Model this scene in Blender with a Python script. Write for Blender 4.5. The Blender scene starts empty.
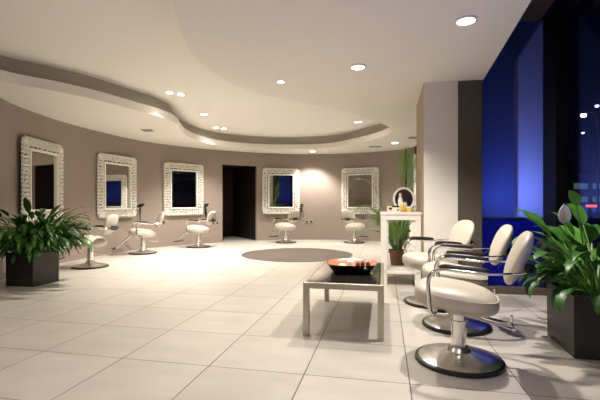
import bpy, bmesh, math, random
from mathutils import Vector, Matrix
from mathutils.geometry import tessellate_polygon
PI = math.pi
rnd = random.Random(7)
C = bpy.context.scene.collection
def R(d): return math.radians(d)

# ------------------------------------------------------------------ materials
def newmat(name):
    m = bpy.data.materials.new(name); m.use_nodes = True
    nt = m.node_tree
    return m, nt, nt.nodes['Principled BSDF']
def mat(name, col, rough=.5, metal=0.0, noise=0.0, scale=20, bump=0.0, spec=.5, coat=0.0, stretch=(1, 1, 1)):
    m, nt, b = newmat(name)
    b.inputs['Base Color'].default_value = (*col, 1)
    b.inputs['Roughness'].default_value = rough
    b.inputs['Metallic'].default_value = metal
    b.inputs['Specular IOR Level'].default_value = spec
    b.inputs['Coat Weight'].default_value = coat
    if noise or bump:
        tc = nt.nodes.new('ShaderNodeTexCoord'); mp = nt.nodes.new('ShaderNodeMapping')
        mp.inputs['Scale'].default_value = stretch
        nz = nt.nodes.new('ShaderNodeTexNoise'); nz.inputs['Scale'].default_value = scale
        nz.inputs['Detail'].default_value = 5
        nt.links.new(tc.outputs['Object'], mp.inputs['Vector']); nt.links.new(mp.outputs[0], nz.inputs['Vector'])
        if noise:
            mx = nt.nodes.new('ShaderNodeMix'); mx.data_type = 'RGBA'
            mx.inputs[6].default_value = (*[c * (1 - noise) for c in col], 1)
            mx.inputs[7].default_value = (*[min(1, c * (1 + noise)) for c in col], 1)
            nt.links.new(nz.outputs['Fac'], mx.inputs[0]); nt.links.new(mx.outputs[2], b.inputs['Base Color'])
        if bump:
            bp = nt.nodes.new('ShaderNodeBump'); bp.inputs['Strength'].default_value = bump
            bp.inputs['Distance'].default_value = .01
            nt.links.new(nz.outputs['Fac'], bp.inputs['Height']); nt.links.new(bp.outputs[0], b.inputs['Normal'])
    return m
def emis(name, col, s):
    m, nt, b = newmat(name)
    b.inputs['Base Color'].default_value = (*col, 1)
    b.inputs['Emission Color'].default_value = (*col, 1)
    b.inputs['Emission Strength'].default_value = s
    return m

TH = R(11.9); CT, ST = math.cos(TH), math.sin(TH)

def floor_material():
    m, nt, b = newmat('floor_tiles')
    N = nt.nodes; L = nt.links
    tc = N.new('ShaderNodeTexCoord'); sep = N.new('ShaderNodeSeparateXYZ')
    rot = N.new('ShaderNodeVectorRotate'); rot.rotation_type = 'Z_AXIS'; rot.inputs['Angle'].default_value = TH
    L.new(tc.outputs['Object'], rot.inputs['Vector']); L.new(rot.outputs[0], sep.inputs[0])
    def mth(op, a, bb=None):
        n = N.new('ShaderNodeMath'); n.operation = op
        for i, v in enumerate((a, bb)):
            if v is None: continue
            if isinstance(v, (int, float)): n.inputs[i].default_value = v
            else: L.new(v, n.inputs[i])
        return n.outputs[0]
    dists = []; cells = []
    for out, off in ((sep.outputs[0], .139), (sep.outputs[1], .50)):
        t = mth('DIVIDE', mth('SUBTRACT', out, off), .6)
        f = mth('FRACT', t); cells.append(mth('FLOOR', t))
        dists.append(mth('MINIMUM', f, mth('SUBTRACT', 1.0, f)))
    d = mth('MULTIPLY', mth('MINIMUM', dists[0], dists[1]), .6)
    ramp = N.new('ShaderNodeMapRange'); ramp.inputs['From Min'].default_value = .0020; ramp.inputs['From Max'].default_value = .0042
    L.new(d, ramp.inputs['Value'])
    comb = N.new('ShaderNodeCombineXYZ'); L.new(cells[0], comb.inputs[0]); L.new(cells[1], comb.inputs[1])
    wn = N.new('ShaderNodeTexWhiteNoise'); L.new(comb.outputs[0], wn.inputs['Vector'])
    nz = N.new('ShaderNodeTexNoise'); nz.inputs['Scale'].default_value = 3.0; nz.inputs['Detail'].default_value = 7
    mp = N.new('ShaderNodeMapping'); mp.inputs['Scale'].default_value = (1, 2.2, 1); L.new(rot.outputs[0], mp.inputs[0]); L.new(mp.outputs[0], nz.inputs['Vector'])
    mix = N.new('ShaderNodeMix'); mix.data_type = 'RGBA'
    mix.inputs[6].default_value = (.43, .392, .34, 1); mix.inputs[7].default_value = (.64, .60, .54, 1)
    fac = mth('ADD', mth('MULTIPLY', nz.outputs['Fac'], .75), mth('MULTIPLY', wn.outputs['Value'], .22))
    L.new(fac, mix.inputs[0])
    g = N.new('ShaderNodeMix'); g.data_type = 'RGBA'; g.inputs[6].default_value = (.10, .075, .055, 1)
    L.new(ramp.outputs[0], g.inputs[0]); L.new(mix.outputs[2], g.inputs[7]); L.new(g.outputs[2], b.inputs['Base Color'])
    rr = N.new('ShaderNodeMapRange'); rr.inputs['To Min'].default_value = .24; rr.inputs['To Max'].default_value = .40
    L.new(nz.outputs['Fac'], rr.inputs['Value']); L.new(rr.outputs[0], b.inputs['Roughness'])
    bp = N.new('ShaderNodeBump'); bp.inputs['Strength'].default_value = .5; bp.inputs['Distance'].default_value = .002
    L.new(ramp.outputs[0], bp.inputs['Height']); L.new(bp.outputs[0], b.inputs['Normal'])
    return m

M = {}
M['floor'] = floor_material()
M['wall'] = mat('taupe_wallcovering', (.300, .243, .205), .65, noise=.13, scale=26, bump=.25, stretch=(1.4, 1.4, .5))
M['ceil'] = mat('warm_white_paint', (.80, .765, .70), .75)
M['ceil_up'] = mat('ceiling_upper_lit', (.85, .82, .76), .75)  # whiter than the lower ceiling, painting in the extra light inside the recess
M['cove'] = mat('cove_putty', (.45, .40, .33), .8)  # darker and browner than both ceilings
M['column'] = mat('column_cream_paint', (.80, .765, .70), .7, noise=.04, scale=8)
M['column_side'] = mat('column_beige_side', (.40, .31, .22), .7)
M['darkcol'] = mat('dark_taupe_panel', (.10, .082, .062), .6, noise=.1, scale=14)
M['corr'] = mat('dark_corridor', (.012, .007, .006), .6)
M['doorleaf'] = mat('dark_oxblood_door', (.02, .005, .004), .45, noise=.3, scale=6, stretch=(8, 8, .6))
M['white'] = mat('white_lacquer', (.80, .77, .72), .35)
M['frame'] = mat('carved_cream', (.80, .76, .69), .5, noise=.08, scale=60)
M['frame_in'] = mat('frame_cream_plain', (.84, .81, .76), .4)
M['frame_shade'] = mat('frame_gap_shade', (.20, .16, .125), .8)  # dark colour paints in the shadow seen through the carving's holes
M['mirror'] = mat('mirror_silver', (.80, .82, .80), .015, metal=1)
M['chrome'] = mat('chrome', (.78, .77, .75), .10, metal=1)
M['brushed'] = mat('brushed_steel', (.72, .71, .69), .27, metal=1, noise=.12, scale=30, stretch=(12, 1, 1))
M['satin'] = mat('satin_champagne_steel', (.50, .45, .38), .36, metal=1, noise=.08, scale=30)
M['black'] = mat('black_rubber', (.012, .011, .011), .4)
M['armpad'] = mat('black_armpad', (.02, .014, .012), .32)
M['leather'] = mat('cream_vinyl', (.53, .475, .395), .42, noise=.06, scale=18, bump=.12)
M['planter'] = mat('charcoal_fibre', (.022, .019, .018), .42, noise=.25, scale=20, bump=.1)
M['soil'] = mat('dark_soil', (.03, .018, .01), .9, noise=.5, scale=60, bump=.6)
M['terra'] = mat('terracotta', (.21, .105, .055), .75, noise=.25, scale=16)
M['leaf'] = mat('leaf_green', (.032, .115, .014), .42, noise=.45, scale=9, spec=.5)
M['leaf_light'] = mat('leaf_light_green', (.09, .24, .03), .36, noise=.3, scale=9)
M['stalk'] = mat('stalk_green', (.12, .26, .05), .45)
M['spathe'] = mat('lily_spathe', (.90, .88, .74), .5)
M['palm'] = mat('palm_green', (.22, .44, .07), .4, noise=.45, scale=12)
M['tabletop'] = mat('dark_glass_top', (.022, .017, .015), .035, spec=.8, coat=.3)
M['bowl'] = mat('black_gloss', (.006, .005, .005), .22)
M['copper'] = mat('copper_red_lacquer', (.50, .19, .12), .22, noise=.35, scale=14)
M['cream'] = mat('ivory_wax', (.80, .72, .56), .5)
M['pod'] = mat('brown_pod', (.06, .03, .018), .6, noise=.4, scale=40)
M['plastic_white'] = mat('white_plastic', (.78, .76, .72), .35)
M['grey'] = mat('light_grey_grille', (.40, .38, .35), .6)
M['inlay'] = mat('brown_round_inlay', (.105, .082, .068), .4, noise=.12, scale=30)
M['yellow'] = mat('amber_yellow', (.72, .50, .10), .4)
M['beige'] = mat('beige_card', (.62, .50, .37), .55)
M['lamp'] = emis('lamp_glow', (1, .92, .80), 16)
M['blackframe'] = mat('black_mullion', (.006, .006, .007), .4)
M['asphalt'] = mat('asphalt', (.02, .02, .022), .8, noise=.3, scale=10)
M['facade'] = mat('night_facade', (.03, .035, .06), .8, noise=.2, scale=4)
M['win_lit'] = emis('dim_lit_glazing', (.22, .34, .30), .16)
M['win_blue'] = emis('dim_blue_glazing', (.04, .08, .5), .22)
M['red_sign'] = emis('red_sign_glow', (1, .10, .07), 1.1)
M['street_glow'] = emis('street_lamp_glow', (1, .78, .45), 26)
M['street_glow_white'] = emis('white_lamp_glow', (.85, .9, 1), 3)
def glass(name, col=(.8, .85, .95)):
    m, nt, b = newmat(name)
    nt.nodes.remove(b)
    out = nt.nodes['Material Output']
    tr = nt.nodes.new('ShaderNodeBsdfTransparent'); tr.inputs[0].default_value = (*col, 1)
    gl = nt.nodes.new('ShaderNodeBsdfGlossy'); gl.inputs['Roughness'].default_value = .02
    lw = nt.nodes.new('ShaderNodeLayerWeight'); lw.inputs['Blend'].default_value = .5
    pw = nt.nodes.new('ShaderNodeMath'); pw.operation = 'POWER'; pw.inputs[1].default_value = 4.0; nt.links.new(lw.outputs['Facing'], pw.inputs[0])
    fr = nt.nodes.new('ShaderNodeMath'); fr.operation = 'MULTIPLY_ADD'; fr.inputs[1].default_value = .5; fr.inputs[2].default_value = .025; nt.links.new(pw.outputs[0], fr.inputs[0])
    mx = nt.nodes.new('ShaderNodeMixShader')
    nt.links.new(fr.outputs[0], mx.inputs[0]); nt.links.new(tr.outputs[0], mx.inputs[1]); nt.links.new(gl.outputs[0], mx.inputs[2])
    nt.links.new(mx.outputs[0], out.inputs[0])
    return m
M['glass'] = glass('window_glass')
def blindmat(name, col, tcol, fac=.5):
    m, nt, b = newmat(name); nt.nodes.remove(b)
    out = nt.nodes['Material Output']
    d = nt.nodes.new('ShaderNodeBsdfDiffuse'); d.inputs[0].default_value = (*col, 1)
    t = nt.nodes.new('ShaderNodeBsdfTranslucent'); t.inputs[0].default_value = (*tcol, 1)
    mx = nt.nodes.new('ShaderNodeMixShader'); mx.inputs[0].default_value = fac
    nt.links.new(d.outputs[0], mx.inputs[1]); nt.links.new(t.outputs[0], mx.inputs[2]); nt.links.new(mx.outputs[0], out.inputs[0])
    return m
M['blind'] = blindmat('blue_blind_cloth', (.065, .075, .17), (.40, .48, .75))
M['blind_lit'] = blindmat('blind_lit_lavender', (.20, .20, .36), (.95, .92, 1), .72)  # paler copy of the blue blind, painting in the light that falls on it
M['blind_low'] = blindmat('deep_blue_glazing_film', (.015, .02, .16), (.08, .15, .75))
M['patterned'] = mat('patterned_grey_green_glass', (.16, .19, .15), .3, noise=.5, scale=45)

# ------------------------------------------------------------------ mesh helpers
def obj(name, bm, m, parent=None, smooth=True, bevel=0.0, recalc=True):
    if recalc: bmesh.ops.recalc_face_normals(bm, faces=bm.faces)
    me = bpy.data.meshes.new(name); bm.to_mesh(me); bm.free()
    ms = m if isinstance(m, (list, tuple)) else [m]
    for q in ms: me.materials.append(q)
    if smooth:
        for p in me.polygons: p.use_smooth = True
    o = bpy.data.objects.new(name, me); C.objects.link(o)
    if parent: o.parent = parent
    if smooth and smooth != 'all':
        try: me.set_sharp_from_angle(angle=R(38))
        except Exception: pass
    if bevel:
        md = o.modifiers.new('bevel', 'BEVEL'); md.width = bevel; md.segments = 2; md.limit_method = 'ANGLE'
    return o
def tag(o, label, cat, group=None):
    o['label'] = label; o['category'] = cat
    if group: o['group'] = group
    return o
def struct(o): o['kind'] = 'structure'; return o
def thing(name, label, cat, loc=(0, 0, 0), rz=0, group=None):
    o = bpy.data.objects.new(name, None); C.objects.link(o); o.empty_display_size = .1
    o.location = loc; o.rotation_euler = (0, 0, rz)
    return tag(o, label, cat, group)
def copy_tree(o, parent=None):
    c = o.copy(); C.objects.link(c); c.parent = parent
    for ch in [x for x in bpy.data.objects if x.parent == o]:
        copy_tree(ch, c)
    return c
def V(*a): return Vector(a)
def add_box(bm, c, s, mtx=None):
    vs = []
    for dx in (-.5, .5):
        for dy in (-.5, .5):
            for dz in (-.5, .5):
                p = V(c[0] + dx * s[0], c[1] + dy * s[1], c[2] + dz * s[2])
                vs.append(bm.verts.new(mtx @ p if mtx else p))
    for f in ((0, 1, 3, 2), (4, 6, 7, 5), (0, 4, 5, 1), (2, 3, 7, 6), (0, 2, 6, 4), (1, 5, 7, 3)):
        bm.faces.new([vs[i] for i in f])
def add_lathe(bm, prof, c=(0, 0, 0), seg=32, close=True, sup=None, sx=1, sy=1):
    rings = []
    for r, z in prof:
        ring = []
        for i in range(seg):
            a = 2 * PI * i / seg; ca, sa = math.cos(a), math.sin(a)
            k = 1.0
            if sup: k = (abs(ca) ** sup + abs(sa) ** sup) ** (-1.0 / sup)
            ring.append(bm.verts.new((c[0] + r * k * ca * sx, c[1] + r * k * sa * sy, c[2] + z)))
        rings.append(ring)
    for a, b in zip(rings, rings[1:]):
        for i in range(seg):
            j = (i + 1) % seg
            bm.faces.new((a[i], a[j], b[j], b[i]))
    if close:
        bm.faces.new(rings[0]); bm.faces.new(rings[-1])
def catmull(pts, n=8, closed=False):
    P = [Vector(p) for p in pts]; out = []
    N = len(P)
    rng = range(N) if closed else range(N - 1)
    for i in rng:
        if closed: p0, p1, p2, p3 = P[i - 1], P[i], P[(i + 1) % N], P[(i + 2) % N]
        else:
            p1, p2 = P[i], P[i + 1]
            p0 = P[i - 1] if i > 0 else p1 * 2 - p2
            p3 = P[i + 2] if i + 2 < N else p2 * 2 - p1
        for k in range(n):
            t = k / n
            out.append(.5 * ((2 * p1) + (p2 - p0) * t + (2 * p0 - 5 * p1 + 4 * p2 - p3) * t * t + (3 * p1 - p0 - 3 * p2 + p3) * t ** 3))
    if not closed: out.append(P[-1])
    return out
def add_tube(bm, path, r, seg=8, flat=1.0, cap=True):
    P = [Vector(p) for p in path]; rings = []
    up = V(0, 0, 1)
    t0 = (P[1] - P[0]).normalized()
    u = t0.cross(up)
    if u.length < .05: u = t0.cross(V(0, 1, 0))
    u.normalize()
    for i, p in enumerate(P):
        t = (P[min(i + 1, len(P) - 1)] - P[max(i - 1, 0)]).normalized()
        u = (u - t * u.dot(t)).normalized(); w = t.cross(u)
        rr = r[i] if isinstance(r, (list, tuple)) else r
        rings.append([bm.verts.new(p + (u * math.cos(2 * PI * k / seg) + w * math.sin(2 * PI * k / seg) * flat) * rr) for k in range(seg)])
    for a, b in zip(rings, rings[1:]):
        for i in range(seg):
            j = (i + 1) % seg; bm.faces.new((a[i], a[j], b[j], b[i]))
    if cap: bm.faces.new(rings[0]); bm.faces.new(list(reversed(rings[-1])))
def add_superell(bm, c, s, e1=.5, e2=.6, mtx=None, nu=28, nv=14, warp=None):
    def sp(v, e): return math.copysign(abs(v) ** e, v)
    rings = []
    for j in range(1, nv):
        ph = -PI / 2 + PI * j / nv
        ring = []
        for i in range(nu):
            th = 2 * PI * i / nu
            p = V(s[0] * sp(math.cos(ph), e1) * sp(math.cos(th), e2), s[1] * sp(math.cos(ph), e1) * sp(math.sin(th), e2), s[2] * sp(math.sin(ph), e1))
            if warp: p = warp(p)
            p = p + Vector(c)
            ring.append(bm.verts.new(mtx @ p if mtx else p))
        rings.append(ring)
    for a, b in zip(rings, rings[1:]):
        for i in range(nu):
            j = (i + 1) % nu; bm.faces.new((a[i], a[j], b[j], b[i]))
    bm.faces.new(rings[0]); bm.faces.new(rings[-1])
def add_prism(bm, poly, z0, z1):
    a = [bm.verts.new((p[0], p[1], z0)) for p in poly]; b = [bm.verts.new((p[0], p[1], z1)) for p in poly]
    n = len(poly)
    for i in range(n):
        j = (i + 1) % n; bm.faces.new((a[i], a[j], b[j], b[i]))
    bm.faces.new(a); bm.faces.new(b)
def add_plate(bm, outer, hole, z0, z1):
    loops = [[V(p[0], p[1], 0) for p in outer]]
    if hole: loops.append([V(p[0], p[1], 0) for p in hole])
    flat = [p for l in loops for p in l]
    tris = tessellate_polygon(loops)
    lo = [bm.verts.new((p.x, p.y, z0)) for p in flat]; hi = [bm.verts.new((p.x, p.y, z1)) for p in flat]
    for t in tris:
        try: bm.faces.new([lo[i] for i in t]); bm.faces.new([hi[i] for i in t])
        except ValueError: pass
    s = 0
    for l in loops:
        n = len(l)
        for i in range(n):
            j = (i + 1) % n; bm.faces.new((lo[s + i], lo[s + j], hi[s + j], hi[s + i]))
        s += n
def ribbon(bm, pts, off, z0, z1, closed=False):
    """wall of thickness off (to the left of travel if positive) along 2-D points"""
    n = len(pts); q = []
    for i in range(n):
        a = pts[i - 1] if (i > 0 or closed) else pts[i]; b = pts[(i + 1) % n] if (i < n - 1 or closed) else pts[i]
        d = (V(b[0], b[1], 0) - V(a[0], a[1], 0)).normalized()
        q.append((pts[i][0] - d.y * off, pts[i][1] + d.x * off))
    A = [[bm.verts.new((p[0], p[1], z)) for p in pts] for z in (z0, z1)]
    B = [[bm.verts.new((p[0], p[1], z)) for p in q] for z in (z0, z1)]
    rng = range(n) if closed else range(n - 1)
    for i in rng:
        j = (i + 1) % n
        bm.faces.new((A[0][i], A[0][j], A[1][j], A[1][i])); bm.faces.new((B[0][j], B[0][i], B[1][i], B[1][j]))
        bm.faces.new((A[1][i], A[1][j], B[1][j], B[1][i])); bm.faces.new((A[0][j], A[0][i], B[0][i], B[0][j]))
    if not closed:
        for k in (0, n - 1): bm.faces.new((A[0][k], A[1][k], B[1][k], B[0][k]))
def offset_loop(pts, off):
    n = len(pts); q = []
    for i in range(n):
        a, b = pts[i - 1], pts[(i + 1) % n]
        d = (V(b[0], b[1], 0) - V(a[0], a[1], 0)).normalized()
        q.append((pts[i][0] - d.y * off, pts[i][1] + d.x * off))
    return q

# ------------------------------------------------------------------ room plan (camera stands at x=0, y=0, eye height 1 m)
LZ, HZ, WZ = 2.40, 2.73, 3.06
wall_pts = [(-1.2, -3.9), (-2.5, -2.7), (-3.2, -.8), (-3.5, 1.4), (-3.72, 3.4), (-3.90, 5.0), (-4.03, 5.65), (-4.06, 6.25), (-4.05, 6.8),
            (-3.92, 7.6), (-3.58, 8.75), (-3.16, 9.42), (-2.46, 10.12), (-2.02, 10.45), (-1.15, 10.95), (0.0, 11.24), (1.15, 11.15), (2.1, 10.7), (2.70, 10.2)]
WP = catmull([(x, y, 0) for x, y in wall_pts], 10)
def on_wall(px):
    k = (px - 300) / 400.0
    for a, b in zip(WP, WP[1:]):
        fa, fb = a.x - k * a.y, b.x - k * b.y
        if a.y > 2 and fa <= 0 <= fb:
            return a.lerp(b, -fa / (fb - fa))
d0, d1 = on_wall(222.5), on_wall(256.7)
left_run = [p for p in WP if (p.y < d0.y and p.x < d0.x)] + [d0]
back_run = [d1] + [p for p in WP if p.x > d1.x + .01 and p.y > 9]
mid_run = [d0] + [p for p in WP if d0.x < p.x < d1.x and p.y > 9] + [d1]
T2 = lambda L: [(p.x, p.y) for p in L]
WT = .12
bm = bmesh.new(); ribbon(bm, T2(left_run), WT, 0, HZ + .1); struct(obj('wall_left', bm, M['wall']))
bm = bmesh.new(); ribbon(bm, T2(back_run), WT, 0, HZ + .1); ribbon(bm, T2(mid_run), WT, 2.035, HZ + .1); struct(obj('wall_back', bm, M['wall']))
bm = bmesh.new(); ribbon(bm, T2(left_run), -.010, 0, .085); struct(obj('baseboard_left', bm, M['wall']))
bm = bmesh.new(); ribbon(bm, T2(back_run), -.010, 0, .085); struct(obj('baseboard_back', bm, M['wall']))
# dark passage behind the doorway
dv = (d1 - d0).normalized(); nv = V(-dv.y, dv.x, 0); w = (d1 - d0).length
def dp(s, t): return d0 + dv * s + nv * t
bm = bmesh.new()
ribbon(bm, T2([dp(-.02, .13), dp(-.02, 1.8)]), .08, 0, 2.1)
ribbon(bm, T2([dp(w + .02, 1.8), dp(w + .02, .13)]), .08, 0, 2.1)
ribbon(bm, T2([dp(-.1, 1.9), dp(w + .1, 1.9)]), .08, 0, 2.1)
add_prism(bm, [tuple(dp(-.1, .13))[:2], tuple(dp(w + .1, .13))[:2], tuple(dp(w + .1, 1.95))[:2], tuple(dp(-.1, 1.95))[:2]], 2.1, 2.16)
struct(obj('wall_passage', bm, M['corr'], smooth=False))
dr = thing('door_1', 'dark double door at the end of the doorway passage', 'door', tuple(dp(w / 2, 1.75)), math.atan2(dv.y, dv.x)); struct(dr)
del dr['label']; del dr['category']
for s in (-1, 1):
    bm = bmesh.new(); add_box(bm, (s * (w / 4 + .004), 0, 1.02), (w / 2 - .02, .045, 2.02))
    lf = obj('door_leaf', bm, M['doorleaf'], dr, smooth=False, bevel=.004)
    bm = bmesh.new(); add_tube(bm, [(s * .07, -.03, .95), (s * .07, -.07, .95), (s * .07, -.07, 1.2), (s * .07, -.03, 1.2)], .009)
    obj('door_handle', bm, M['chrome'], lf)

# floor
bm = bmesh.new(); add_box(bm, (0, 4.5, -.05), (9.4, 18, .1)); fl = struct(obj('floor', bm, M['floor'], smooth=False))

# window wall on the right (glass plane) and end wall with blue blinds
G0 = V(2.87, 4.40, 0); GD = V(-.25, -1, 0).normalized()
def gp(t, off=0): return G0 + GD * t + V(GD.y, -GD.x, 0) * -off      # off > 0 : into the room
def quad_prism(bm, a, b, th, z0, z1):
    d = (b - a).normalized(); n = V(-d.y, d.x, 0) * th
    add_prism(bm, [(a.x, a.y), (b.x, b.y), (b.x + n.x, b.y + n.y), (a.x + n.x, a.y + n.y)], z0, z1)
GL = 8.6
w1 = bpy.data.objects.new('window_1', None); C.objects.link(w1); struct(w1)
bm = bmesh.new(); quad_prism(bm, gp(.06), gp(GL), .012, .06, WZ); obj('window_glass', bm, M['glass'], w1, smooth=False)
bm = bmesh.new()
add_prism(bm, [(2.700, 4.43), (2.74, 4.28), (2.90, 4.24), (2.90, 4.62), (2.75, 4.62)], 0, WZ)
for t in (2.9, 5.7, GL): quad_prism(bm, gp(t - .04), gp(t + .04), -.08, 0, WZ)
quad_prism(bm, gp(.1), gp(GL), -.07, 0, .06); quad_prism(bm, gp(.1), gp(GL), -.07, WZ - .06, WZ)
obj('window_frame', bm, M['blackframe'], w1, smooth=False)
# end wall
E0, E1 = V(2.03, 4.60, 0), V(2.74, 4.47, 0)
w2 = bpy.data.objects.new('window_2', None); C.objects.link(w2); struct(w2)
bm = bmesh.new(); quad_prism(bm, E0, E0.lerp(E1, .60), .004, .845, WZ - .005)
ed_ = (E1 - E0).normalized(); en_ = V(ed_.y, -ed_.x, 0)
vv = [[bm.verts.new((*(E0 + ed_ * t_ + en_ * o_)[:2], z_)) for t_, z_ in ((.41, 2.57), (.70, WZ - .005), (.41, WZ - .005))] for o_ in (.002, .006)]
bm.faces.new(vv[0]); bm.faces.new(vv[1]); obj('blind', bm, M['blind'], w2, smooth=False)
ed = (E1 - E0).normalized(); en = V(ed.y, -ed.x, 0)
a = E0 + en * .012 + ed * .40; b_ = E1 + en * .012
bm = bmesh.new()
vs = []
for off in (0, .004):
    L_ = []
    for (t, z) in ((.40, .85), (.715, .85), (.715, WZ - .01), (.66, WZ - .01), (.40, 2.62)):  # diagonal cut shapes the shadow line of the ceiling edge on the blind
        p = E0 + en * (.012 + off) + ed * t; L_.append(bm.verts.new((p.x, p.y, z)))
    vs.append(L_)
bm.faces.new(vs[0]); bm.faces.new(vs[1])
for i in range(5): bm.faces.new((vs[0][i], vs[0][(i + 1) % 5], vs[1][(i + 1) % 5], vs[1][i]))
obj('lit_blind_patch', bm, M['blind_lit'], w2, smooth=False)
bm = bmesh.new(); quad_prism(bm, E0 + en * .02, E1 + en * .02, .03, .82, .845); obj('blind_rail', bm, mat('navy_rail', (.01, .012, .05), .4), w2, smooth=False)
bm = bmesh.new(); quad_prism(bm, E0, E1, .01, .07, .82); obj('lower_pane', bm, M['blind_low'], w2, smooth=False)
bm = bmesh.new(); quad_prism(bm, E0 + en * .12, E1 + en * .12, .16, 0, .07); struct(obj('baseboard_right', bm, M['darkcol'], smooth=False, bevel=.004))
# light box behind the blinds: dark back wall
bm = bmesh.new()
quad_prism(bm, E1 + V(.14, -.05, 0), E1 + V(.30, .6, 0), -.06, 0, WZ + .1)
struct(obj('wall_lightbox', bm, mat('lightbox_white', (.6, .6, .62), .8), smooth=False))

# column (cream front, dark panel beside it)
DA = V(ST, CT, 0); DB = V(CT, -ST, 0)
K0 = V(1.435, 4.63, 0)
def kp(s, t): p = K0 + DB * s + DA * t; return (p.x, p.y)
bm = bmesh.new(); add_prism(bm, [kp(0, 0), kp(.372, 0), kp(.372, 1.10), kp(0, 1.10)], 0, LZ + .02)
co = struct(obj('column', bm, [M['column'], M['column_side']], smooth=False, bevel=.004))
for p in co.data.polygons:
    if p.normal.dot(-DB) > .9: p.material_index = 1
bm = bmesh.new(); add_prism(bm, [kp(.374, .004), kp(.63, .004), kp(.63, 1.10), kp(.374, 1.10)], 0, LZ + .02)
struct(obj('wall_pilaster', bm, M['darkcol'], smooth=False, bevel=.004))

# far right: patterned glass panel, then dark glazing out of view behind the column
P0, P1, P2, P3 = V(2.70, 10.2, 0), V(2.82, 9.62, 0), V(3.15, 7.6, 0), V(3.1, 5.2, 0)
w3 = bpy.data.objects.new('window_3', None); C.objects.link(w3); struct(w3)
bm = bmesh.new(); quad_prism(bm, P0, P1, .03, 0, HZ); obj('patterned_pane', bm, M['patterned'], w3, smooth=False)
bm = bmesh.new()
for p in (P0, P1, P2, P3): add_box(bm, (p.x + .02, p.y, HZ / 2), (.07, .07, HZ))
add_box(bm, (P1.x - .02, P1.y + .02, HZ / 2), (.05, .05, HZ))
obj('window_frame', bm, M['blackframe'], w3, smooth=False)
bm = bmesh.new(); quad_prism(bm, P1, P2, .02, 0, HZ); quad_prism(bm, P2, P3, .02, 0, HZ); obj('window_glass', bm, M['glass'], w3, smooth=False)
bm = bmesh.new(); add_box(bm, (P1.x - .055, P1.y + .01, 1.1), (.045, .06, 2.2)); struct(obj('trim_1', bm, M['white'], smooth=False))
bm = bmesh.new(); quad_prism(bm, V(2.30, 5.62, 0), V(3.12, 5.3, 0), .01, .02, HZ); struct(obj('window_6', bm, M['blind'], smooth=False))  # unseen blue panel added behind the column so the mirrors reflect blue
# rear wall (behind the camera)
bm = bmesh.new(); quad_prism(bm, V(1.3, -4.2, 0), V(-1.4, -4.05, 0), .1, 0, WZ + .05)
struct(obj('wall_rear', bm, M['wall'], smooth=False))

# ------------------------------------------------------------------ ceilings
far_edge = [(-3.1, 1.2), (-3.45, 2.6), (-3.52, 3.7), (-3.40, 4.53), (-3.0, 5.0), (-2.72, 5.40), (-2.43, 6.02), (-2.24, 6.45), (-2.16, 6.98), (-2.26, 7.55), (-2.33, 8.2),
            (-2.22, 8.95), (-1.94, 9.55), (-1.45, 9.98), (-.75, 10.22), (0, 10.25), (.75, 9.98), (1.22, 9.35), (1.60, 8.62), (1.77, 7.95), (1.62, 7.30),
            (.95, 6.35), (.32, 5.75), (-.27, 5.30), (-.70, 4.82), (-.93, 4.25), (-1.0, 3.76), (-.95, 3.13), (-.82, 2.6), (-.55, 1.9), (-.6, 1.0), (-1.4, .3), (-2.4, .3)]
hole = [(p.x, p.y) for p in catmull([(x, y, 0) for x, y in far_edge], 6, True)]
CE0, CE1 = (2.07, 4.52), (1.59, 2.745)
slope = (CE0[0] - CE1[0]) / (CE0[1] - CE1[1])
CE2 = (CE1[0] - slope * (CE1[1] + 4.2), -4.2)
outer = [(p.x - .06 * (1 if p.x < 0 else -1), p.y + .06) for p in WP]
outer = outer + [(2.90, 9.6), (3.2, 7.6), (3.15, 5.25), (2.12, 5.45), CE0, CE1, CE2]
bm = bmesh.new(); add_plate(bm, outer, hole, LZ, LZ + .125); struct(obj('ceiling', bm, M['ceil'], smooth=False))
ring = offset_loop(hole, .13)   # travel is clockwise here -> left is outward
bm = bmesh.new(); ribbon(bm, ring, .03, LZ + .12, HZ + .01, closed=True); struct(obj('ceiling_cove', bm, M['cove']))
bm = bmesh.new(); add_plate(bm, offset_loop(hole, .20), None, HZ, HZ + .06); struct(obj('ceiling_upper', bm, M['ceil_up'], smooth=False))
# bulkhead up to the raised soffit over the window strip
bm = bmesh.new(); quad_prism(bm, V(CE2[0], CE2[1], 0), V(CE0[0], CE0[1], 0), .06, LZ + .12, WZ + .06)
quad_prism(bm, V(2.05, 4.62, 0), V(1.9, 4.64, 0), .06, LZ, WZ)
struct(obj('ceiling_bulkhead', bm, M['darkcol'], smooth=False))
g9 = gp(GL, -.15); g0 = gp(-.3, -.2)
bm = bmesh.new(); add_prism(bm, [(1.95, 5.2), (3.1, 5.2), (g0.x, g0.y), (g9.x, g9.y), CE2, CE0], WZ, WZ + .06)
struct(obj('ceiling_soffit', bm, mat('soffit_dark', (.10, .07, .08), .7), smooth=False))

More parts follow.
